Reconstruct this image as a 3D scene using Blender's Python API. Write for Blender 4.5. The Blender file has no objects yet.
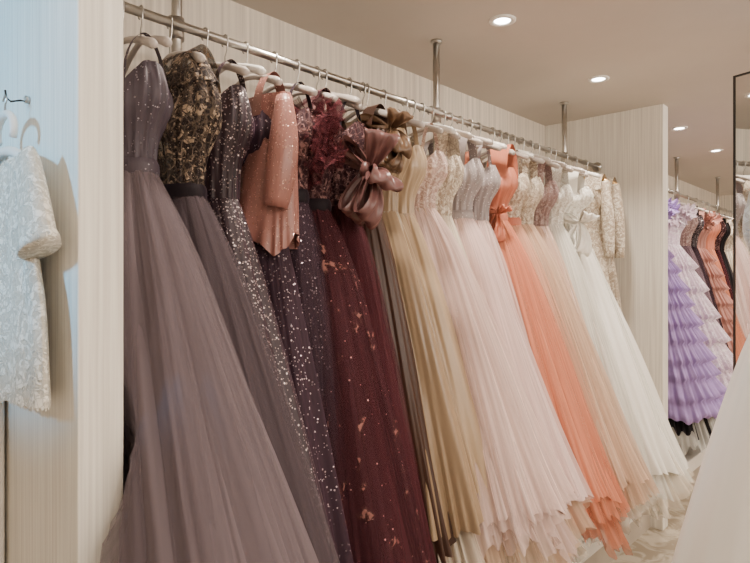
import bpy, math, numpy as np, random
from mathutils import Vector, Matrix
rnd = random.Random(7)

# ---------------------------------------------------------------- materials
def new_mat(name):
    m = bpy.data.materials.new(name); m.use_nodes = True
    nt = m.node_tree; nt.nodes.clear()
    out = nt.nodes.new('ShaderNodeOutputMaterial')
    return m, nt, out
def N(nt, t, **kw):
    n = nt.nodes.new(t)
    for k, v in kw.items():
        if hasattr(n, k): setattr(n, k, v)
        else: n.inputs[k].default_value = v
    return n
def L(nt, a, b): nt.links.new(a, b)
def math_n(nt, op, a, b=None, clamp=False):
    n = nt.nodes.new('ShaderNodeMath'); n.operation = op; n.use_clamp = clamp
    for i, v in enumerate((a, b)):
        if v is None: continue
        if isinstance(v, (int, float)): n.inputs[i].default_value = v
        else: L(nt, v, n.inputs[i])
    return n.outputs[0]
def mixc(nt, f, a, b):
    n = nt.nodes.new('ShaderNodeMix'); n.data_type = 'RGBA'
    for i, v in ((0, f), (6, a), (7, b)):
        if isinstance(v, (int, float)): n.inputs[i].default_value = v
        elif isinstance(v, tuple): n.inputs[i].default_value = (*v[:3], 1)
        else: L(nt, v, n.inputs[i])
    return n.outputs[2]
def sc(c, k): return tuple(min(.95, x * k) for x in c)

def fabric(name, col, rough=.8, sheen=.4, alpha=1.0, sequin=None, lace=None, streak=.16, metal=0., freq=110):
    m, nt, out = new_mat(name)
    p = N(nt, 'ShaderNodeBsdfPrincipled'); p.inputs['Roughness'].default_value = rough
    lum = sum(col) / 3
    p.inputs['Sheen Weight'].default_value = sheen * min(1, .25 + lum * 1.6); p.inputs['Sheen Roughness'].default_value = .45
    p.inputs['Sheen Tint'].default_value = (*sc(col, 1.0 / max(max(col), .01)), 1)
    if rough > .6: p.inputs['Specular IOR Level'].default_value = .2
    p.inputs['Metallic'].default_value = metal
    uv = N(nt, 'ShaderNodeUVMap'); mp = N(nt, 'ShaderNodeMapping'); mp.inputs['Scale'].default_value = (freq, 2.2, 1)
    L(nt, uv.outputs[0], mp.inputs[0])
    nz = N(nt, 'ShaderNodeTexNoise'); nz.inputs['Scale'].default_value = 1; nz.inputs['Detail'].default_value = 3
    L(nt, mp.outputs[0], nz.inputs['Vector'])
    sfac = math_n(nt, 'MULTIPLY', math_n(nt, 'SUBTRACT', nz.outputs[0], .32), 2.6, True)
    base = mixc(nt, sfac, sc(col, 1 - streak), sc(col, 1 + streak * .5))
    tc = N(nt, 'ShaderNodeTexCoord')
    bump = N(nt, 'ShaderNodeBump'); bump.inputs['Strength'].default_value = .18; bump.inputs['Distance'].default_value = .004
    L(nt, nz.outputs[0], bump.inputs['Height'])
    normal = bump.outputs[0]
    al = None
    if alpha < 1:
        al = math_n(nt, 'ADD', math_n(nt, 'MULTIPLY', sfac, .30), alpha - .15, True)
    if lace:
        tcol, ls, th = lace
        n2 = N(nt, 'ShaderNodeTexNoise'); n2.inputs['Scale'].default_value = ls; n2.inputs['Detail'].default_value = 2; n2.inputs['Distortion'].default_value = 2.2
        L(nt, tc.outputs['Object'], n2.inputs['Vector'])
        a = math_n(nt, 'MULTIPLY', math_n(nt, 'SUBTRACT', n2.outputs[0], th), 22, True)
        if ls > 12:
            v2 = N(nt, 'ShaderNodeTexVoronoi'); v2.feature = 'DISTANCE_TO_EDGE'; v2.inputs['Scale'].default_value = ls * 2.2
            L(nt, tc.outputs['Object'], v2.inputs['Vector'])
            b = math_n(nt, 'LESS_THAN', v2.outputs[0], .07)
            a2 = math_n(nt, 'MULTIPLY', a, math_n(nt, 'SUBTRACT', 1, math_n(nt, 'MULTIPLY', b, .6)))
            lf = math_n(nt, 'MAXIMUM', a2, math_n(nt, 'MULTIPLY', b, .25))
        else:
            n3 = N(nt, 'ShaderNodeTexNoise'); n3.inputs['Scale'].default_value = ls * 9; n3.inputs['Detail'].default_value = 2
            L(nt, tc.outputs['Object'], n3.inputs['Vector'])
            lf = math_n(nt, 'MULTIPLY', a, math_n(nt, 'MULTIPLY', math_n(nt, 'SUBTRACT', n3.outputs[0], .45), 8, True))
        base = mixc(nt, lf, base, tcol)
        b2 = N(nt, 'ShaderNodeBump'); b2.inputs['Strength'].default_value = .8; b2.inputs['Distance'].default_value = .004
        L(nt, lf, b2.inputs['Height']); L(nt, normal, b2.inputs['Normal']); normal = b2.outputs[0]
        if al is not None: al = math_n(nt, 'MAXIMUM', al, lf)
    if sequin:
        scol, ss, dens = sequin
        v = N(nt, 'ShaderNodeTexVoronoi'); v.inputs['Scale'].default_value = ss
        L(nt, tc.outputs['Object'], v.inputs['Vector'])
        sep = N(nt, 'ShaderNodeSeparateColor'); L(nt, v.outputs['Color'], sep.inputs[0])
        rad = math_n(nt, 'ADD', math_n(nt, 'MULTIPLY', sep.outputs[1], .30), .12)
        d = math_n(nt, 'LESS_THAN', v.outputs['Distance'], rad)
        suv = N(nt, 'ShaderNodeSeparateXYZ'); L(nt, uv.outputs[0], suv.inputs[0])
        dn = math_n(nt, 'MULTIPLY', math_n(nt, 'ADD', math_n(nt, 'MULTIPLY', suv.outputs[1], .9), .35), dens)
        f = math_n(nt, 'MULTIPLY', d, math_n(nt, 'LESS_THAN', sep.outputs[0], dn))
        base = mixc(nt, f, base, scol)
        L(nt, math_n(nt, 'MULTIPLY', f, .5), p.inputs['Metallic'])
        L(nt, math_n(nt, 'SUBTRACT', rough, math_n(nt, 'MULTIPLY', f, rough - .3)), p.inputs['Roughness'])
        vm = N(nt, 'ShaderNodeVectorMath'); vm.operation = 'SUBTRACT'; L(nt, v.outputs['Color'], vm.inputs[0]); vm.inputs[1].default_value = (.5, .5, .5)
        sv = N(nt, 'ShaderNodeVectorMath'); sv.operation = 'SCALE'; L(nt, vm.outputs[0], sv.inputs[0]); L(nt, math_n(nt, 'MULTIPLY', f, 1.3), sv.inputs['Scale'])
        ad = N(nt, 'ShaderNodeVectorMath'); ad.operation = 'ADD'; L(nt, normal, ad.inputs[0]); L(nt, sv.outputs[0], ad.inputs[1])
        nn = N(nt, 'ShaderNodeVectorMath'); nn.operation = 'NORMALIZE'; L(nt, ad.outputs[0], nn.inputs[0])
        normal = nn.outputs[0]
        if al is not None: al = math_n(nt, 'MAXIMUM', al, f)
    L(nt, base, p.inputs['Base Color']); L(nt, normal, p.inputs['Normal'])
    if al is not None: L(nt, al, p.inputs['Alpha'])
    L(nt, p.outputs[0], out.inputs[0])
    return m

def plain(name, col, rough=.5, metal=0., noise=0., scale=(8, 8, 8), bump=0.):
    m, nt, out = new_mat(name)
    p = N(nt, 'ShaderNodeBsdfPrincipled'); p.inputs['Roughness'].default_value = rough; p.inputs['Metallic'].default_value = metal
    tc = N(nt, 'ShaderNodeTexCoord'); mp = N(nt, 'ShaderNodeMapping'); mp.inputs['Scale'].default_value = scale
    L(nt, tc.outputs['Object'], mp.inputs[0])
    nz = N(nt, 'ShaderNodeTexNoise'); nz.inputs['Scale'].default_value = 1; nz.inputs['Detail'].default_value = 4
    L(nt, mp.outputs[0], nz.inputs['Vector'])
    f = math_n(nt, 'MULTIPLY', math_n(nt, 'SUBTRACT', nz.outputs[0], .3), 2.5, True)
    L(nt, mixc(nt, f, sc(col, 1 - noise), sc(col, 1 + noise * .4)), p.inputs['Base Color'])
    if bump:
        b = N(nt, 'ShaderNodeBump'); b.inputs['Strength'].default_value = bump; b.inputs['Distance'].default_value = .003
        L(nt, nz.outputs[0], b.inputs['Height']); L(nt, b.outputs[0], p.inputs['Normal'])
    L(nt, p.outputs[0], out.inputs[0])
    return m

def emis(name, col, s):
    m, nt, out = new_mat(name); e = N(nt, 'ShaderNodeEmission'); e.inputs[0].default_value = (*col, 1); e.inputs[1].default_value = s
    L(nt, e.outputs[0], out.inputs[0]); return m

M_wall = plain('striped_wallpaper', (.82, .75, .65), .75, noise=.26, scale=(75, 75, 1.0), bump=.35)
M_part = plain('grained_panel', (.90, .845, .76), .6, noise=.20, scale=(150, 150, 2.2), bump=.3)
M_ceil = plain('ceiling_paint', (.66, .605, .545), .9, noise=.02)
M_white = plain('white_lacquer', (.86, .83, .78), .4, noise=.03)
M_kick = plain('kick_board', (.48, .42, .35), .5, noise=.08)
M_metal = plain('brushed_steel', (.50, .48, .45), .28, 1., noise=.08, scale=(40, 40, 40))
M_dark = plain('black_frame', (.015, .014, .014), .35)
M_hang = plain('hanger_resin', (.52, .46, .42), .4, noise=.06)
M_hangw = plain('hanger_white', (.82, .79, .74), .4)
M_gold = plain('gold_metal', (.8, .52, .22), .3, 1.)
M_mirror = plain('mirror_glass', (.80, .82, .81), .02, 1.)

M_floor, nt, out = new_mat('patterned_carpet')
p = N(nt, 'ShaderNodeBsdfPrincipled'); p.inputs['Roughness'].default_value = .9
tc = N(nt, 'ShaderNodeTexCoord')
n1 = N(nt, 'ShaderNodeTexNoise'); n1.inputs['Scale'].default_value = 6; n1.inputs['Detail'].default_value = 3; n1.inputs['Distortion'].default_value = 2.5
n2 = N(nt, 'ShaderNodeTexNoise'); n2.inputs['Scale'].default_value = 180
L(nt, tc.outputs['Object'], n1.inputs['Vector']); L(nt, tc.outputs['Object'], n2.inputs['Vector'])
f = math_n(nt, 'MULTIPLY', math_n(nt, 'SUBTRACT', n1.outputs[0], .43), 6, True)
c = mixc(nt, f, (.34, .28, .20), (.60, .53, .42))
c = mixc(nt, math_n(nt, 'MULTIPLY', n2.outputs[0], .35), c, (.38, .32, .24))
L(nt, c, p.inputs['Base Color']); L(nt, p.outputs[0], out.inputs[0])

# ---------------------------------------------------------------- mesh builder
class MB:
    def __init__(s): s.v = []; s.f = []; s.uv = []; s.mi = []; s.mats = []; s.n = 0
    def mid(s, m):
        if m not in s.mats: s.mats.append(m)
        return s.mats.index(m)
    def grid(s, P, mat):
        P = np.asarray(P, float); R, C = P.shape[:2]
        idx = np.arange(R * C).reshape(R, C) + s.n
        q = np.stack([idx[:-1, :-1], idx[:-1, 1:], idx[1:, 1:], idx[1:, :-1]], -1).reshape(-1, 4)
        U, V = np.meshgrid(np.linspace(0, 1, C), np.linspace(1, 0, R))
        s.v.append(P.reshape(-1, 3)); s.uv.append(np.stack([U, V], -1).reshape(-1, 2))
        s.f.append(q); s.mi.append(np.full(len(q), s.mid(mat))); s.n += R * C
    def tube(s, pts, r, mat, seg=10, flat=(1, 1), up=(1, 0, 0)):
        pts = np.asarray(pts, float); n = len(pts)
        r = np.full(n, r) if np.isscalar(r) else np.asarray(r, float)
        T = np.gradient(pts, axis=0); T /= np.linalg.norm(T, axis=1)[:, None] + 1e-9
        A = np.cross(T, np.array(up, float)); bad = np.linalg.norm(A, axis=1) < 1e-3
        A[bad] = np.cross(T[bad], np.array([.1, .9, .3])); A /= np.linalg.norm(A, axis=1)[:, None]
        B = np.cross(A, T)
        th = np.linspace(0, 2 * np.pi, seg + 1)
        P = pts[:, None] + r[:, None, None] * (np.cos(th)[None, :, None] * A[:, None] * flat[0] + np.sin(th)[None, :, None] * B[:, None] * flat[1])
        P = np.concatenate([np.repeat(pts[:1][:, None], seg + 1, 1), P, np.repeat(pts[-1:][:, None], seg + 1, 1)])
        s.grid(P, mat)
    def lathe(s, c, prof, mat, seg=32):
        th = np.linspace(0, 2 * np.pi, seg + 1)
        P = np.array([[(c[0] + r * math.cos(t), c[1] + r * math.sin(t), c[2] + z) for t in th] for r, z in prof])
        s.grid(P, mat)
    def ruffle(s, c, axis, R, amp, k, mat, seed=0, r0=.15, rows=12, seg=110):
        rr = random.Random(seed); a = np.array(axis, float); a /= np.linalg.norm(a)
        u = np.cross(a, [0.2, .1, 1.]); u /= np.linalg.norm(u); w = np.cross(a, u)
        th = np.linspace(0, 2 * np.pi, seg + 1); t = np.linspace(r0, 1, rows)[:, None]
        ph = rr.random() * 6
        rad = R * t * (1 + .14 * np.sin(3 * th + ph) + .08 * np.sin(7 * th + 2 * ph))
        h = amp * t ** 1.5 * (np.sin(k * th + ph + .6 * np.sin(2 * th)) + .5 * np.sin((k * 2 + 1) * th + 2 * ph)) + R * .35 * t ** 2
        P = np.array(c) + rad[..., None] * (np.cos(th)[None, :, None] * u + np.sin(th)[None, :, None] * w) + h[..., None] * a
        s.grid(P, mat)
    def loop(s, c, d, size, width, mat, seed=0, lf=.28):
        d = np.array(d, float); d /= np.linalg.norm(d)
        w = np.cross(d, [0.35, .2, 1.]); w /= np.linalg.norm(w); u = np.cross(w, d)
        a = np.linspace(-np.pi, np.pi, 49); b = np.linspace(-1, 1, 21)
        A, Bm = np.meshgrid(a, b, indexing='ij')
        ext = size * (.5 + .5 * np.cos(A)); lift = lf * size * np.sin(A) * (.3 + .7 * np.cos(A / 2) ** 2)
        wd = width * (.22 + .78 * (.5 + .5 * np.cos(A))) * Bm
        cr = .006 * np.sin(Bm * 6 + A * 1.5 + seed) + .002 * np.sin(Bm * 13 - A + seed)
        bend = -.12 * size * (ext / size) ** 2
        P = np.array(c) + ext[..., None] * d + (lift + cr + bend)[..., None] * u + wd[..., None] * w
        s.grid(P, mat)
    def build(s, name, flat=False):
        me = bpy.data.meshes.new(name)
        v = np.concatenate(s.v); f = np.concatenate(s.f); uv = np.concatenate(s.uv); mi = np.concatenate(s.mi)
        org = v.mean(0)
        me.from_pydata((v - org).tolist(), [], f.tolist())
        ul = me.uv_layers.new(name='UVMap')
        ul.data.foreach_set('uv', uv[f.reshape(-1)].reshape(-1).astype(np.float32))
        me.polygons.foreach_set('material_index', mi.astype(np.int32))
        me.polygons.foreach_set('use_smooth', np.full(len(f), not flat))
        for m in s.mats: me.materials.append(m)
        me.update()
        o = bpy.data.objects.new(name, me); o.location = org
        bpy.context.collection.objects.link(o)
        return o

def box(name, a, b, mat, bevel=.0, parent=None):
    me = bpy.data.meshes.new(name)
    a = Vector(a); b = Vector(b); c = (a + b) / 2; h = (b - a) / 2
    vs = [(sx * h.x, sy * h.y, sz * h.z) for sx in (-1, 1) for sy in (-1, 1) for sz in (-1, 1)]
    fs = [(0, 1, 3, 2), (4, 6, 7, 5), (0, 4, 5, 1), (2, 3, 7, 6), (0, 2, 6, 4), (1, 5, 7, 3)]
    me.from_pydata(vs, [], fs); me.materials.append(mat)
    o = bpy.data.objects.new(name, me); o.location = c; bpy.context.collection.objects.link(o)
    if bevel:
        m = o.modifiers.new('bevel', 'BEVEL'); m.width = bevel; m.segments = 3
    if parent: o.parent = parent; o.matrix_parent_inverse = Matrix.Translation(-parent.location)
    return o
def empty(name, loc):
    e = bpy.data.objects.new(name, None); e.location = loc; e.empty_display_size = .1
    bpy.context.collection.objects.link(e); return e
def adopt(o, e):
    o.parent = e; o.matrix_parent_inverse = Matrix.Translation(-e.location)

# ---------------------------------------------------------------- room
ZC = 2.45; YW = 1.83; YP = 1.10; ZR = 2.135; YR = 1.48; ZPL = .28
box('floor', (-2.2, -2.2, -.1), (8.2, 1.93, 0), M_floor)
box('ceiling', (-2.2, -2.2, ZC), (8.2, 1.93, ZC + .1), M_ceil)
box('wall_back', (-2.2, YW, 0), (8.2, YW + .1, ZC), M_wall)
box('wall_front', (-2.2, -2.2, 0), (8.2, -2.1, ZC), M_wall)
box('wall_left', (-2.2, -2.1, 0), (-2.1, YW, ZC), M_wall)
box('wall_right', (8.1, -2.1, 0), (8.2, YW, ZC), M_wall)
box('wall_partition_near', (.406, YP, 0), (.488, YW, ZC), M_part, .003)
box('wall_partition_far', (3.60, YP, 0), (3.69, YW, ZC), M_part, .003)
def platform(x0, x1):
    e = empty('display_platform', ((x0 + x1) / 2, 1.45, 0))
    box('platform_top', (x0, YP + .0, ZPL - .085), (x1, YW - .001, ZPL), M_white, .006, e)
    box('kick_board', (x0, YP + .07, 0), (x1, YW - .001, ZPL - .085), M_kick, 0, e)
platform(.489, 3.599); platform(3.691, 8.099)
box('white_cabinet', (-.75, 1.50, 0), (.400, YW - .001, 1.74), M_white, .008)

def rail(x0, x1, poles):
    mb = MB()
    mb.tube([(x0, YR, ZR), ((x0 + x1) / 2, YR, ZR), (x1, YR, ZR)], .0125, M_metal, 18, up=(0, 0, 1))
    for xe, sg in ((x0, 1), (x1, -1)):
        mb.tube([(xe, YR, ZR), (xe + sg * .006, YR, ZR), (xe + sg * .012, YR, ZR)], .028, M_metal, 20, up=(0, 0, 1))
    for px in poles:
        py = YR + .028
        mb.tube([(px, py, 1.93), (px, py, 2.2), (px, py, ZC)], .0145, M_metal, 18)
        mb.tube([(px, py, ZC - .012), (px, py, ZC - .006), (px, py, ZC)], .024, M_metal, 20)
        mb.tube([(px, py, ZR - .03), (px, py, ZR), (px, py, ZR + .03)], .02, M_metal, 18)
    return mb.build('garment_rail')
rail(.489, 3.599, (.816, 1.995, 3.2)); rail(3.691, 8.099, (5.28, 6.6))

# ---------------------------------------------------------------- hangers
def hanger(x, mat=M_hang, yaw=0., w=.195, cy=YR, drop=0.):
    mb = MB()
    zb = ZR - .092 - drop
    ys = np.linspace(-w, w, 25)
    pts = [(0, y, zb - .060 * (abs(y) / w) ** 1.5) for y in ys]
    r = [.0090 + .0065 * (abs(y) / w) ** 2 for y in ys]; r[0] = r[-1] = .010
    mb.tube(pts, r, mat, 14, flat=(.85, .75))
    a = np.linspace(-.35 * np.pi, np.pi, 18)
    r0 = .0165
    hook = [(0, r0 * math.cos(t), ZR + r0 * math.sin(t)) for t in a[::-1]]
    mb.tube([(0, 0, zb), (0, -.002, zb + .03), (0, -r0 * .8, ZR - .03)] + hook, .0024, M_metal, 8)
    c, s = math.cos(yaw), math.sin(yaw)
    for i in range(len(mb.v)):
        v = mb.v[i]; X = v[:, 0] * c - v[:, 1] * s; Y = v[:, 0] * s + v[:, 1] * c
        mb.v[i] = np.stack([X + x, Y + cy, v[:, 2]], -1)
    return mb.build('clothes_hanger')

# ---------------------------------------------------------------- gowns
def sstep(a, b, v):
    q = np.clip((v - a) / (b - a), 0, 1); return q * q * (3 - 2 * q)
def clampP(P):
    x, y, z = P[..., 0], P[..., 1], P[..., 2]
    inn = y > YP - .025
    near = inn & (x < 3.64)
    x = np.where(near & (x > 3.585), 3.585, x)
    lim = .505 - .5 * (1 - sstep(YP - .16, YP - .02, y))
    x = np.where((x < lim) & (x > .0), lim, x)
    x = np.where(inn & (x > 3.64) & (x < 3.71), 3.71, x)
    y = np.minimum(y, YW - .012)
    z = np.where((y > YP - .02) & (z < ZPL + .008), ZPL + .008, z)
    return np.stack([x, y, z], -1)

def skirt(mb, x, dx, cy, zw, zh, yf, yb, hx, mat, amp=.02, nf=13, seed=0, hx0=.055, hy0=.115, p=.9, grow=0., tiers=0, seg=340, rows=46, clamp=True, rag=.015, sup=.85, flare=0.):
    rr = random.Random(seed); ph = [rr.random() * 6.28 for _ in range(12)]
    th = np.linspace(0, 2 * np.pi, seg + 1)[None, :]; t = np.linspace(0, 1, rows)[:, None]
    fr = (cy - hy0) + (yf - cy + hy0) * t ** p - flare * t ** 7; bk = (cy + hy0) + (yb - cy - hy0) * t ** .8
    g = grow * np.clip(t * 6, 0, 1)
    cyc = (fr + bk) / 2; hy = (bk - fr) / 2 + g; h = hx0 + (hx - hx0) * t ** .85 + g + flare * t ** 7
    c, s = np.cos(th), np.sin(th)
    e = 1 - (1 - sup) * np.clip(t * 2, 0, 1)
    c2 = np.sign(c) * abs(c) ** e; s2 = np.sign(s) * abs(s) ** e
    nx, ny = s / h, -c / hy; nl = np.sqrt(nx ** 2 + ny ** 2); nx, ny = nx / nl, ny / nl
    w = .9 * np.sin(2 * th + ph[0] + .8 * t) + .55 * np.sin(5 * th + ph[1] - 1.1 * t)
    g1 = np.sin(nf * th + 1.6 * w + ph[2] + 1.2 * np.sin(2.2 * t + ph[8]))
    g2 = np.sin((nf * 2 + 1) * th + 2.4 * w + ph[3] - 1.8 * t)
    g3 = np.sin((nf * 4 + 3) * th + 3 * w + ph[4] + 2.2 * t)
    mod = .62 + .38 * np.sin(3 * th + ph[9] + 2.5 * t)
    F = mod * (.66 * (np.sign(g1) * abs(g1) ** .9) + .26 * g2) + .07 * g3
    d = amp * (.10 + .90 * t ** .8) * F
    d = d + amp * .35 * t ** 6 * np.sin((nf * 5 + 1) * th + 4 * w + ph[10])
    if tiers:
        q = (t * tiers) % 1.0
        d = d * .4 + .045 * q * t ** .3 + .018 * q * np.sin(nf * 3 * th + 5 * np.floor(t * tiers) + ph[5]) + .008 * q * np.sin(nf * 7 * th + ph[6])
    X = x + dx * t + h * s2 + nx * d; Y = cyc - hy * c2 + ny * d
    Z = zw + (zh - zw) * t + t ** 4 * (rag * 1.4 * np.sin(3 * th + ph[5]) + rag * .6 * np.sin(nf * th + ph[6]) + rag * .4 * np.sin(nf * 3 * th + ph[7])) + 0 * X
    P = np.stack([X, Y, Z], -1)
    mb.grid(clampP(P) if clamp else P, mat)

def bodice(mb, x, cy, zt, zw, mat, hx0=.055, hy0=.115, bust=.165, lean=0., seed=0, seg=120, rows=22, depth=.085, fold=.003):
    rr = random.Random(seed); ph = rr.random() * 6
    th = np.linspace(0, 2 * np.pi, seg + 1)[None, :]; t = np.linspace(0, 1, rows)[:, None]
    bell = np.exp(-((t - .28) / .28) ** 2)
    hy = hy0 + (bust - hy0) * np.clip(bell + .55 * (t < .28) * (1 - t / .28) * .5, 0, 1)
    h = hx0 + (depth - hx0) * bell
    c, s = np.cos(th), np.sin(th)
    d = fold * np.sin(18 * th + ph + 3 * t) + fold * .6 * np.sin(31 * th - 4 * t)
    X = x + lean * (1 - t) + h * s * (1 + d / .08); Y = cy - hy * c * (1 + d / .12)
    top = .022 * np.cos(2 * th) + .022 * abs(np.sin(th)) * np.cos(4 * th)
    Z = zt + (zw - zt) * t + top * (1 - t) ** 2 + 0 * X
    mb.grid(np.stack([X, Y, Z], -1), mat)
    X2 = x + lean * (1 - t) + .92 * h * s; Y2 = cy - .94 * hy * c
    mb.grid(np.stack([X2, Y2, Z - .003 + 0 * X], -1)[:8], mat)

def belt(mb, x, cy, z, mat, hx0=.055, hy0=.115, hgt=.022):
    th = np.linspace(0, 2 * np.pi, 61)
    P = []
    for q in np.linspace(-1, 1, 7):
        b = .006 * math.sqrt(max(0, 1 - q * q)) + .003
        P.append([(x + (hx0 + b) * math.sin(a), cy - (hy0 + b) * math.cos(a), z + q * hgt) for a in th])
    mb.grid(P, mat)

def straps(mb, x, cy, zt, mat, w=.006, ztop=None, ys=(.10, -.10), depth=.05):
    ztop = ztop or ZR - .092 - .015
    for yo in ys:
        zt2 = ztop + .010 - .060 * (abs(yo) / .195) ** 1.5 + .014
        a = np.linspace(0, np.pi, 15)
        cen = np.stack([x + depth * np.cos(a) * (1 - .35 * np.sin(a)), np.full(15, cy + yo) + 0 * a, zt - .02 + (zt2 - zt + .02) * np.sin(a) ** .6], -1)
        P = np.stack([cen + np.array([0, q * w, 0]) for q in (-1, -.5, 0, .5, 1)], 1)
        mb.grid(P, mat)

def gown(name, x, zt, zw, zh, yf, hx, layers, bmat, bel=None, strap=None, amp=.02, nf=13, seed=0, dx=0., cy=1.455, yb=1.74, p=.9, bust=.165, tiers=0, hang=M_hang, yaw=None, extra=None, sup=.85, hx0=.055, flare=0.):
    mb = MB()
    if 1.6 < x < 3.2: zt -= .035
    bodice(mb, x, cy, zt, zw, bmat, bust=bust, seed=seed, hx0=hx0)
    if bel: belt(mb, x, cy, zw, bel, hx0=hx0)
    for i, (m, dg, dz) in enumerate(layers):
        skirt(mb, x, dx, cy, zw, zh + dz, yf, yb, hx, m, amp=amp * (1 + .25 * (dz < -.08)), nf=nf + i * 2, seed=seed * 7 + i, p=p, grow=dg, tiers=tiers if i == 0 else 0, sup=sup, hx0=hx0, flare=flare + (.03 if dz < -.08 else 0), rag=.018 if dz > -.08 else .040)
    if strap: straps(mb, x, cy, zt, strap[0], strap[1])
    if extra: extra(mb)
    o = mb.build(name)
    hanger(x, hang, yaw if yaw is not None else rnd.uniform(-.12, .12))
    return o

def tulle_set(name, col, alpha=.5, k=1.0, **kw):
    return (fabric(name + '_tulle', sc(col, 1.10), .95, .6, alpha=alpha, streak=.10, **kw), fabric(name + '_lining', sc(col, .82 * k), .85, .3, streak=.10))

c_grey = (.155, .120, .132); c_burg = (.070, .018, .024); c_brown = (.050, .022, .014)
c_gold = (.32, .225, .14); c_blush = (.82, .63, .575); c_pink = (.84, .64, .60); c_coral = (.79, .31, .19)
c_champ = (.79, .57, .42); c_ivory = (.82, .73, .60); c_lav = (.42, .30, .62)

greyT, greyL = tulle_set('grey_mauve', c_grey, .42)
grey2T, grey2L = tulle_set('slate_mauve', (.078, .058, .066), .45)
greyB = fabric('grey_bodice', (.060, .044, .058), .6, .3, sequin=((.42, .38, .42), 150, .3))
lacegold = fabric('black_gold_lace', (.030, .021, .020), .7, .3, alpha=.8, lace=((.36, .265, .185), 24, .55), sequin=((.8, .65, .5), 150, .16))
seqplum = fabric('plum_sequin', (.026, .013, .019), .55, .3, sequin=((.66, .55, .55), 140, .9))
seqplum2 = fabric('plum_sequin_sparse', (.036, .018, .028), .7, .3, sequin=((.62, .50, .54), 140, .42))
seqrose = fabric('rose_sequin', (.30, .130, .108), .38, .4, sequin=((.92, .60, .50), 170, .6), metal=.15, freq=20)
plumT, plumL = tulle_set('plum', (.046, .026, .036), .45)
burgT, burgL = tulle_set('burgundy', c_burg, .5)
burgE = fabric('burgundy_embroidered', (.062, .017, .023), .8, .5, alpha=.5, lace=((.27, .12, .10), 6, .60), sequin=((.7, .42, .38), 150, .03))
burglace = fabric('burgundy_lace', (.032, .010, .014), .7, .3, lace=((.28, .15, .14), 24, .55), sequin=((.9, .6, .6), 140, .14))
burgR = fabric('burgundy_ruffle', (.11, .026, .034), .85, .6, alpha=.62)
brown = fabric('brown_taffeta', c_brown, .45, .3)
mauvesat = fabric('mauve_satin', (.145, .064, .060), .36, .5, streak=.08, freq=8)
gold = fabric('gold_satin', c_gold, .30, .5, streak=.10, freq=24)
gold2 = fabric('champagne_satin', (.46, .34, .225), .32, .5, streak=.10, freq=24)
olive = fabric('bronze_satin', (.14, .082, .048), .34, .5, streak=.10, freq=8)
blushT, blushL = tulle_set('blush', c_blush, .45, 1.12)
blushB = fabric('blush_lace', (.56, .37, .31), .6, .4, lace=((.85, .70, .62), 34, .5))
ivT, ivL = tulle_set('ivory', c_ivory, .42, 1.15)
ivlace = fabric('ivory_lace', (.48, .38, .28), .6, .4, lace=((.85, .77, .64), 30, .49))
pinkT, pinkL = tulle_set('pink', c_pink, .5, 1.12)
silver = fabric('silver_beading', (.36, .31, .31), .4, .3, sequin=((.95, .90, .92), 140, .5), metal=.2)
coralT, coralL = tulle_set('coral', c_coral, .5, 1.12)
coralB = fabric('coral_satin', (.60, .20, .12), .5, .5)
champT, champL = tulle_set('champagne', c_champ, .45, 1.12)
peachT, peachL = tulle_set('peach', (.80, .46, .32), .45, 1.1)
mauveB = fabric('taupe_mauve', (.26, .16, .15), .6, .4, lace=((.45, .34, .31), 30, .52))
whiteS = fabric('white_satin', (.87, .84, .775), .30, .5, streak=.04, freq=24)
whlace = fabric('white_lace', (.70, .65, .57), .6, .4, lace=((.92, .90, .84), 26, .47))
beigelace = fabric('beige_lace', (.46, .36, .26), .6, .4, lace=((.84, .77, .65), 28, .5))
lavT = fabric('lavender_tulle', c_lav, .9, .7)
lilac = fabric('lilac_lace', (.72, .57, .68), .8, .5, lace=((.88, .80, .86), 14, .5))
blackT = fabric('black_tulle', (.012, .010, .012), .8, .3)
mauT, mauL = tulle_set('dusty_mauve', (.22, .15, .18), .5)
roseR = fabric('dusty_rose', (.50, .25, .21), .8, .6)
velvet = fabric('black_velvet', (.012, .008, .011), .7, .5)
whT, whL = tulle_set('white', (.87, .84, .77), .45, 1.1)

# --- rack one, near to far
gown('grey_tulle_ball_gown', .650, 1.93, 1.71, .36, .56, .305, [(greyT, .022, 0), (greyT, .010, .03), (greyL, 0, .06)], greyB, greyB, (greyB, .008), amp=.034, nf=12, seed=1, dx=-.03, p=.97)
def ex2(mb):
    skirt(mb, .78, .0, 1.455, 2.02, 1.93, 1.28, 1.63, .070, lacegold, amp=.004, nf=7, seed=22, hx0=.03, hy0=.13, rag=.006, rows=10, p=.8)
gown('black_gold_lace_gown', .780, 1.94, 1.665, .36, .69, .20, [(grey2T, .02, 0), (grey2L, 0, .03)], lacegold, velvet, (lacegold, .045), amp=.030, nf=11, seed=2, extra=ex2, bust=.18)
gown('sequin_evening_gown', .885, 1.93, 1.66, .38, .84, .16, [(seqplum, .004, 0)], seqplum, None, (seqplum, .012), amp=.024, nf=8, seed=3)
def ex4(mb):
    skirt(mb, 1.02, -.01, 1.41, 1.96, 1.545, 1.245, 1.58, .065, seqrose, amp=.016, nf=4, seed=44, hx0=.040, hy0=.135, rag=.016, rows=24, p=.6)
    q = np.linspace(0, 1, 14)
    mb.tube([(1.0 - .03 * a, 1.27 - .015 * math.sin(3 * a), 1.94 - .30 * a) for a in q], [.022 + .020 * math.sin(2.6 * a) for a in q], seqrose, 18)
gown('rose_sequin_cape_gown', 1.02, 1.92, 1.66, .38, 1.00, .15, [(seqplum2, .004, 0)], seqplum2, None, (seqrose, .02), amp=.022, nf=9, seed=4, extra=ex4)
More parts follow.
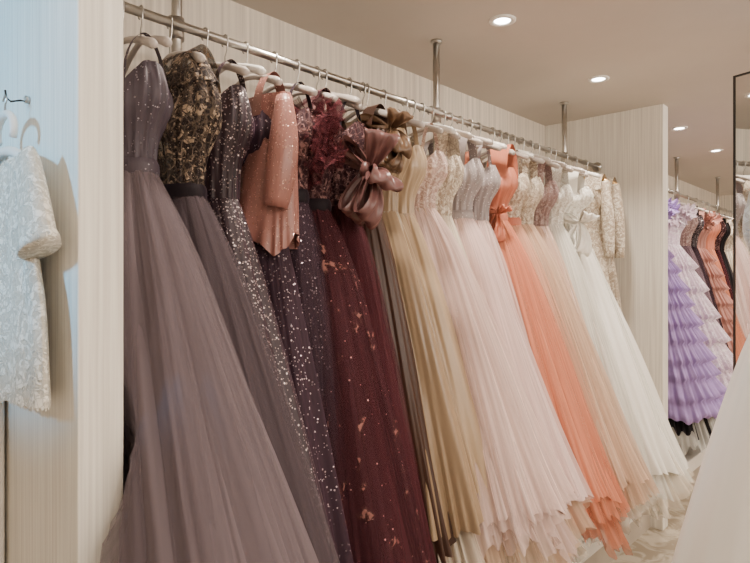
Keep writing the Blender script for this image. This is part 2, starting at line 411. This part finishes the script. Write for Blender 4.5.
gown('plum_tulle_gown', 1.125, 1.92, 1.69, .36, 1.07, .16, [(plumT, .018, 0), (seqplum2, 0, .02)], burglace, velvet, (velvet, .008), amp=.024, nf=10, seed=5)
def ex6(mb):
    for i in range(12):
        mb.ruffle((1.165 + .02 * math.sin(i * 2), 1.31 + .05 * math.cos(i * 1.7), 1.950 - .016 * i), (-.5 + .6 * math.sin(i), -.6, .6 * math.cos(i * 1.3)), .050, .015, 9, burgR, 60 + i)
gown('burgundy_lace_ball_gown', 1.215, 1.93, 1.67, .34, .93, .21, [(burgE, .022, 0), (burgT, .010, .0), (burgL, 0, .03)], burglace, velvet, (burglace, .02), amp=.030, nf=11, seed=6, extra=ex6)
gown('burgundy_tulle_gown', 1.335, 1.92, 1.68, .34, 1.0, .18, [(burgT, .016, 0), (burgL, 0, .03)], burglace, None, (velvet, .008), amp=.026, nf=11, seed=16)
def ex7(mb):
    c = (1.335, 1.265, 1.790)
    for i, (d, s, w) in enumerate((((-.2, -.55, .8), .13, .055), ((-.3, -.8, -.35), .13, .06), ((-.5, .6, .7), .12, .055), ((-.4, .25, -.9), .17, .06), ((-.3, -.35, -1.), .18, .06))):
        mb.loop(c, d, s, w, mauvesat, i, lf=.22)
    mb.lathe((c[0] - .02, c[1], c[2] - .005), [(0, -.026), (.016, -.02), (.020, 0), (.016, .02), (0, .026)], mauvesat, 16)
gown('brown_taffeta_bow_gown', 1.45, 1.93, 1.68, .62, 1.05, .15, [(brown, .004, 0)], brown, mauvesat, (brown, .03), amp=.032, nf=7, seed=7, extra=ex7)
def ex8(mb):
    c = (1.47, 1.30, 1.945)
    for i, (d, s, w) in enumerate((((-.3, -.6, .35), .095, .045), ((-.4, -.7, -.6), .13, .05), ((-.6, .7, .2), .11, .05), ((-.3, -.1, -1), .15, .05), ((-.2, -.4, -.9), .15, .045))):
        mb.loop(c, d, s, w, olive, 10 + i, lf=.2)
gown('gold_satin_gown', 1.54, 1.94, 1.68, .70, .995, .16, [(gold, .004, 0), (ivT, -.02, -.16)], gold, None, (olive, .03), amp=.036, nf=6, seed=8, extra=ex8)
gown('champagne_satin_gown', 1.63, 1.93, 1.68, .70, .985, .15, [(gold2, .004, 0), (champT, -.01, -.14), (ivT, -.03, -.24)], gold2, None, (gold2, .01), amp=.036, nf=6, seed=9)
gown('blush_tulle_ball_gown', 1.755, 1.93, 1.71, .70, .885, .23, [(blushT, .022, 0), (blushT, .010, -.03), (blushL, 0, .0), (blushT, .0, -.12), (champT, -.01, -.19), (ivT, -.03, -.27)], blushB, None, (blushB, .008), amp=.036, nf=11, seed=10, dx=.02, flare=.02, p=.86)
gown('ivory_lace_gown', 1.86, 1.93, 1.69, .56, 1.0, .15, [(ivT, .012, 0), (ivL, 0, .02)], ivlace, None, (ivlace, .03), amp=.022, nf=11, seed=11)
gown('pale_pink_gown', 2.0, 1.94, 1.70, .66, .915, .18, [(pinkT, .016, 0), (pinkL, 0, .02), (champT, -.01, -.12), (ivT, -.02, -.2)], silver, silver, (silver, .02), amp=.032, nf=8, seed=12, flare=.015)
gown('silver_beaded_gown', 2.125, 1.93, 1.69, .58, 1.0, .14, [(pinkT, .010, 0), (blushL, 0, .02)], silver, None, (silver, .008), amp=.022, nf=11, seed=13)
def ex14(mb):
    c = (2.215, 1.345, 1.73)
    for i, (d, s, w) in enumerate((((-.4, -.8, .35), .07, .03), ((-.5, .7, .35), .07, .03), ((-.4, -.3, -.9), .13, .03), ((-.4, .2, -.9), .12, .03))):
        mb.loop(c, d, s, w, coralB, 30 + i, lf=.15)
gown('coral_tulle_gown', 2.27, 1.94, 1.71, .57, .885, .22, [(coralT, .022, 0), (coralT, .010, -.02), (coralL, 0, .03), (coralT, -.02, -.10)], coralB, coralB, (coralB, .05), amp=.034, nf=10, seed=14, flare=.02, extra=ex14)
gown('peach_tulle_gown', 2.385, 1.93, 1.70, .58, .92, .18, [(peachT, .014, 0), (peachL, 0, .02), (peachT, -.01, -.10)], ivlace, coralB, (ivlace, .008), amp=.026, nf=10, seed=24, flare=.02)
gown('champagne_tulle_gown', 2.51, 1.93, 1.70, .58, .865, .20, [(champT, .022, 0), (champT, .010, -.03), (champL, 0, .02), (ivT, -.02, -.12)], ivlace, None, (ivlace, .02), amp=.034, nf=11, seed=15, flare=.02)
gown('taupe_lace_gown', 2.66, 1.93, 1.70, .55, .97, .15, [(champT, .010, 0), (blushL, 0, .02)], mauveB, None, (mauveB, .02), amp=.022, nf=11, seed=17)
gown('white_lace_ball_gown', 2.82, 1.93, 1.72, .50, .93, .20, [(whT, .014, 0), (whL, 0, .02)], whlace, None, (whlace, .03), amp=.028, nf=10, seed=18)
def ex17(mb):
    c = (2.93, 1.30, 1.735)
    for i, (d, s, w) in enumerate((((-.4, -.8, .4), .10, .045), ((-.5, .7, .4), .10, .045), ((-.4, -.4, -.9), .18, .045), ((-.4, .2, -.9), .17, .045))):
        mb.loop(c, d, s, w, whiteS, 40 + i, lf=.2)
gown('white_satin_ball_gown', 3.01, 1.94, 1.74, .53, .855, .30, [(whiteS, .004, 0), (whT, .0, -.06), (ivT, -.02, -.12)], whlace, None, (whiteS, .03), amp=.058, nf=6, seed=19, bust=.19, flare=.015, extra=ex17)
def sleeves(x, mat, cy=1.455, l=.42):
    def f(mb):
        for sg in (-1, 1):
            ys = np.linspace(0, 1, 14)
            pts = [(x - .01, cy + sg * (.155 + .025 * math.sin(a * 1.6)), 1.985 - l * a) for a in ys]
            mb.tube(pts, [.024 + .010 * math.sin(3 * a) for a in ys], mat, 14)
    return f
gown('beige_lace_sleeved_gown', 3.27, 1.96, 1.70, .55, 1.14, .10, [(beigelace, .004, 0)], beigelace, None, (beigelace, .05), amp=.012, nf=9, seed=20, extra=sleeves(3.27, beigelace), hang=M_gold, bust=.15)
gown('ivory_lace_sleeved_gown', 3.42, 1.96, 1.70, .55, 1.18, .10, [(beigelace, .004, 0)], beigelace, None, (beigelace, .05), amp=.012, nf=9, seed=21, extra=sleeves(3.42, beigelace), hang=M_gold, bust=.15)

# --- rack two
R2 = [('black_tulle_gown', 3.92, 1.28, .10, blackT, blackT, .50, 0),
      ('lavender_ruffled_ball_gown', 4.34, .96, .30, lavT, lavT, .56, 10), ('lilac_lace_gown', 4.76, .94, .25, lilac, lilac, .62, 6),
      ('dusty_mauve_gown', 5.04, 1.02, .15, mauT, mauveB, .60, 0), ('dark_mauve_gown', 5.22, 1.07, .13, plumT, seqplum, .60, 0), ('dusty_rose_ruffled_gown', 5.46, 1.03, .19, roseR, roseR, .75, 8),
      ('coral_evening_gown', 5.74, 1.07, .14, coralT, coralB, .60, 0), ('wine_gown', 5.92, 1.10, .13, burgT, burglace, .55, 0), ('black_evening_gown', 6.1, 1.08, .14, blackT, blackT, .5, 0),
      ('ivory_evening_gown', 6.4, 1.08, .15, ivT, ivlace, .5, 0), ('blush_evening_gown', 6.75, 1.08, .15, blushT, blushB, .5, 0), ('plum_evening_gown', 7.0, 1.08, .15, plumT, seqplum2, .5, 0)]
lin = {whT: whL, mauT: mauL, plumT: plumL, coralT: coralL, burgT: burgL, ivT: ivL, blushT: blushL}
for i, (nm, x, yf, hx, m, b, zh, ti) in enumerate(R2):
    lay = [(m, .012, 0)] + ([(lin[m], 0, .02)] if m in lin else [])
    if nm.startswith('lavender'): lay += [(blackT, -.03, -.12), (whT, -.02, -.16)]
    def exr(mb, x=x, m=m, ti=ti, i=i):
        if ti:
            for j in range(6): mb.ruffle((x - .03, 1.27 + .035 * j, 1.93 - .02 * j), (-.6 + .3 * math.sin(j * 2), -.7, .5 * math.cos(j * 2)), .058, .016, 9, m, 200 + i * 5 + j)
    gown(nm, x, 1.93, 1.70, zh, yf, hx, lay, b, None, (b, .02), amp=.022, nf=11, seed=30 + i, tiers=ti, extra=exr)

for x in (.70, .95, 1.30, 1.52, 1.80, 1.92, 2.05, 2.2, 2.45, 2.57, 2.75, 2.95, 3.15):
    hanger(x, M_hang if rnd.random() < .6 else M_hangw, rnd.uniform(-.2, .2), drop=-.014)

# --- small lace dress on the side of the partition
wlace = fabric('white_cord_lace', (.58, .54, .46), .7, .3, lace=((.92, .88, .79), 38, .48))
mb = MB(); XC = .362; CY = 1.36
th = np.linspace(0, 2 * np.pi, 161)[None, :]; t = np.linspace(0, 1, 40)[:, None]
hy = .10 + .09 * np.clip(t / .10, 0, 1) ** .5 - .035 * np.exp(-((t - .38) / .16) ** 2) + .045 * t
hxx = .024 + .010 * t
X = XC + hxx * np.sin(th) * (1 + .12 * np.sin(14 * th)); Y = CY - hy * np.cos(th)
Z = 1.685 - .47 * t - .035 * (1 - t) ** 6 * (1 - abs(np.cos(th))) + t ** 8 * .008 * abs(np.sin(22 * th))
mb.grid(np.stack([np.minimum(X, .402), Y, Z + 0 * X], -1), wlace)
for sg in (-1, 1):
    a = np.linspace(0, 1, 14)
    pts = [(XC - .006, CY + sg * (.150 + .070 * q ** .7), 1.665 - .165 * q) for q in a]
    mb.tube(pts, [.036 + .020 * q + (.006 if q > .88 else 0) for q in a], wlace, 24, flat=(1, .5))
mb.build('lace_child_dress')
mb = MB()
ys = np.linspace(-.15, .15, 21)
mb.tube([(XC, CY + y, 1.705 - .04 * (abs(y) / .15) ** 1.5) for y in ys], .010, M_hangw, 12)
mb.tube([(XC, CY + .055 * math.cos(a), 1.745 + .035 * math.sin(a)) for a in np.linspace(-.5, 3.64, 20)], .008, M_hangw, 10)
mb.tube([(XC, CY, 1.78), (XC, CY, 1.80), (XC, CY - .01, 1.808), (XC, CY, 1.82), (XC, CY + .014, 1.81)], .002, M_metal, 8)
mb.build('padded_hanger')
mb = MB(); HZ = 1.815
mb.tube([(.404, CY, HZ), (.39, CY, HZ), (.372, CY, HZ - .006), (.364, CY, HZ), (.362, CY, HZ + .015)], .0022, M_dark, 8)
mb.tube([(.407, CY, HZ + .004), (.402, CY, HZ + .004), (.398, CY, HZ + .004)], .008, M_metal, 14, up=(0, 0, 1))
mb.build('wall_hook')

# --- white wedding gown on dress form in the foreground
mb = MB(); gx, gy = 1.865, .195
skirt(mb, gx, 0, gy, 1.36, .10, gy - .46, gy + .46, .46, whiteS, amp=.020, nf=8, seed=90, hx0=.115, hy0=.125, p=.92, clamp=False, sup=1.)
bodice(mb, gx, gy, 1.66, 1.36, whlace, hx0=.115, hy0=.125, bust=.165, depth=.14, seed=91)
mb.lathe((gx, gy, 1.60), [(.0, 0), (.10, 0), (.12, .06), (.11, .12), (.06, .17), (.045, .22), (.045, .27), (0, .28)], M_hangw, 32)
mb.lathe((gx, gy, 0), [(0, .0), (.17, .0), (.17, .02), (.03, .04), (.015, .08), (.015, 1.6), (0, 1.6)], M_metal, 32)
mb.build('white_wedding_gown')

# --- standing mirror
e0 = Vector((2.787, .575, 0)); ed = Vector((-.285, -.958, 0)).normalized(); nn = Vector((-.958, .285, 0)).normalized()
W, H = .75, 2.28
emp = empty('standing_mirror', e0 + ed * W / 2)
ang = math.atan2(ed.y, ed.x)
def mpart(name, u0, u1, z0, z1, d0, d1, mat):
    o = box(name, (u0, d0, z0), (u1, d1, z1), mat)
    c = o.location.copy()
    o.location = e0 + ed * c.x + nn * c.y * -1 + Vector((0, 0, c.z))
    o.rotation_euler = (0, 0, ang)
    adopt(o, emp)
mpart('mirror_glass', .008, W - .008, .03, H - .008, -.008, .004, M_mirror)
mpart('frame_left', 0, .008, 0, H, -.011, .02, M_dark); mpart('frame_right', W - .008, W, 0, H, -.011, .02, M_dark)
mpart('frame_top', .008, W - .008, H - .008, H, -.011, .02, M_dark); mpart('frame_bottom', .008, W - .008, 0, .03, -.011, .02, M_dark)
mpart('mirror_back', .008, W - .008, .03, H - .008, .004, .02, M_dark)

# ---------------------------------------------------------------- lights
M_lamp = emis('lamp_glow', (1, .95, .88), 25)
def downlight(x, y, power=22, size=120, col=(1, .87, .735)):
    mb = MB()
    mb.lathe((x, y, ZC), [(.030, -.001), (.034, -.006), (.046, -.007), (.052, -.004), (.052, 0)], M_white, 36)
    mb.lathe((x, y, ZC), [(0, -.0025), (.031, -.0025)], M_lamp, 36)
    o = mb.build('recessed_downlight')
    l = bpy.data.lights.new('downlight_beam', 'SPOT'); l.energy = power; l.spot_size = math.radians(size); l.spot_blend = .7; l.color = col; l.shadow_soft_size = .05
    lo = bpy.data.objects.new('downlight_beam', l); lo.location = (x, y, ZC - .015); bpy.context.collection.objects.link(lo)
    lo.parent = o; lo.matrix_parent_inverse = Matrix.Translation(-o.location)
for x in (.12, 1.05, 2.01, 2.93, 4.26, 5.2, 6.2, 7.2): downlight(x, 1.20 if x > 1 else .9, 52 if x > 1 else 16)
for x in (.6, 2.6, 4.8): downlight(x, -.3, 50)
for i, x in enumerate((.6, 2.8, 5.4)):
    l = bpy.data.lights.new('corridor_fill', 'AREA'); l.shape = 'RECTANGLE'; l.size = 1.8; l.size_y = .6; l.energy = 54; l.color = (1, .90, .795)  # soft fill added over the corridor for exposure, no fixture behind it
    o = bpy.data.objects.new('corridor_fill', l); o.location = (x, -.9, ZC - .02); o.rotation_euler = (math.radians(28), 0, 0)
    bpy.context.collection.objects.link(o)
l = bpy.data.lights.new('ceiling_fill', 'AREA'); l.shape = 'RECTANGLE'; l.size = 9; l.size_y = .15; l.energy = 100; l.color = (1, .88, .77)  # unseen uplight along the front wall, added to brighten the ceiling
o = bpy.data.objects.new('ceiling_fill', l); o.location = (3, -2.0, 1.95); o.rotation_euler = (math.radians(180 - 35), 0, 0)
bpy.context.collection.objects.link(o)
l = bpy.data.lights.new('cool_spotlight', 'SPOT'); l.energy = 105; l.color = (.16, .58, 1.0); l.spot_size = math.radians(50); l.spot_blend = .3; l.shadow_soft_size = .08
o = bpy.data.objects.new('cool_spotlight', l); o.location = (-1.0, 1.46, 2.0)
d = Vector((.406, 1.46, 1.80)) - Vector(o.location); o.rotation_euler = d.to_track_quat('-Z', 'Y').to_euler()
bpy.context.collection.objects.link(o)

w = bpy.data.worlds.new('room_world'); bpy.context.scene.world = w; w.use_nodes = True
w.node_tree.nodes['Background'].inputs[0].default_value = (.9, .8, .7, 1); w.node_tree.nodes['Background'].inputs[1].default_value = .2

# ---------------------------------------------------------------- camera
cam = bpy.data.cameras.new('camera'); cam.lens = 36 * 590 / 750; cam.sensor_width = 36; cam.shift_y = -.0047; cam.clip_start = .02
co = bpy.data.objects.new('camera', cam); co.location = (0, 0, 1.45); co.rotation_euler = (math.radians(90), 0, -math.atan2(.731, .682))
bpy.context.collection.objects.link(co); bpy.context.scene.camera = co
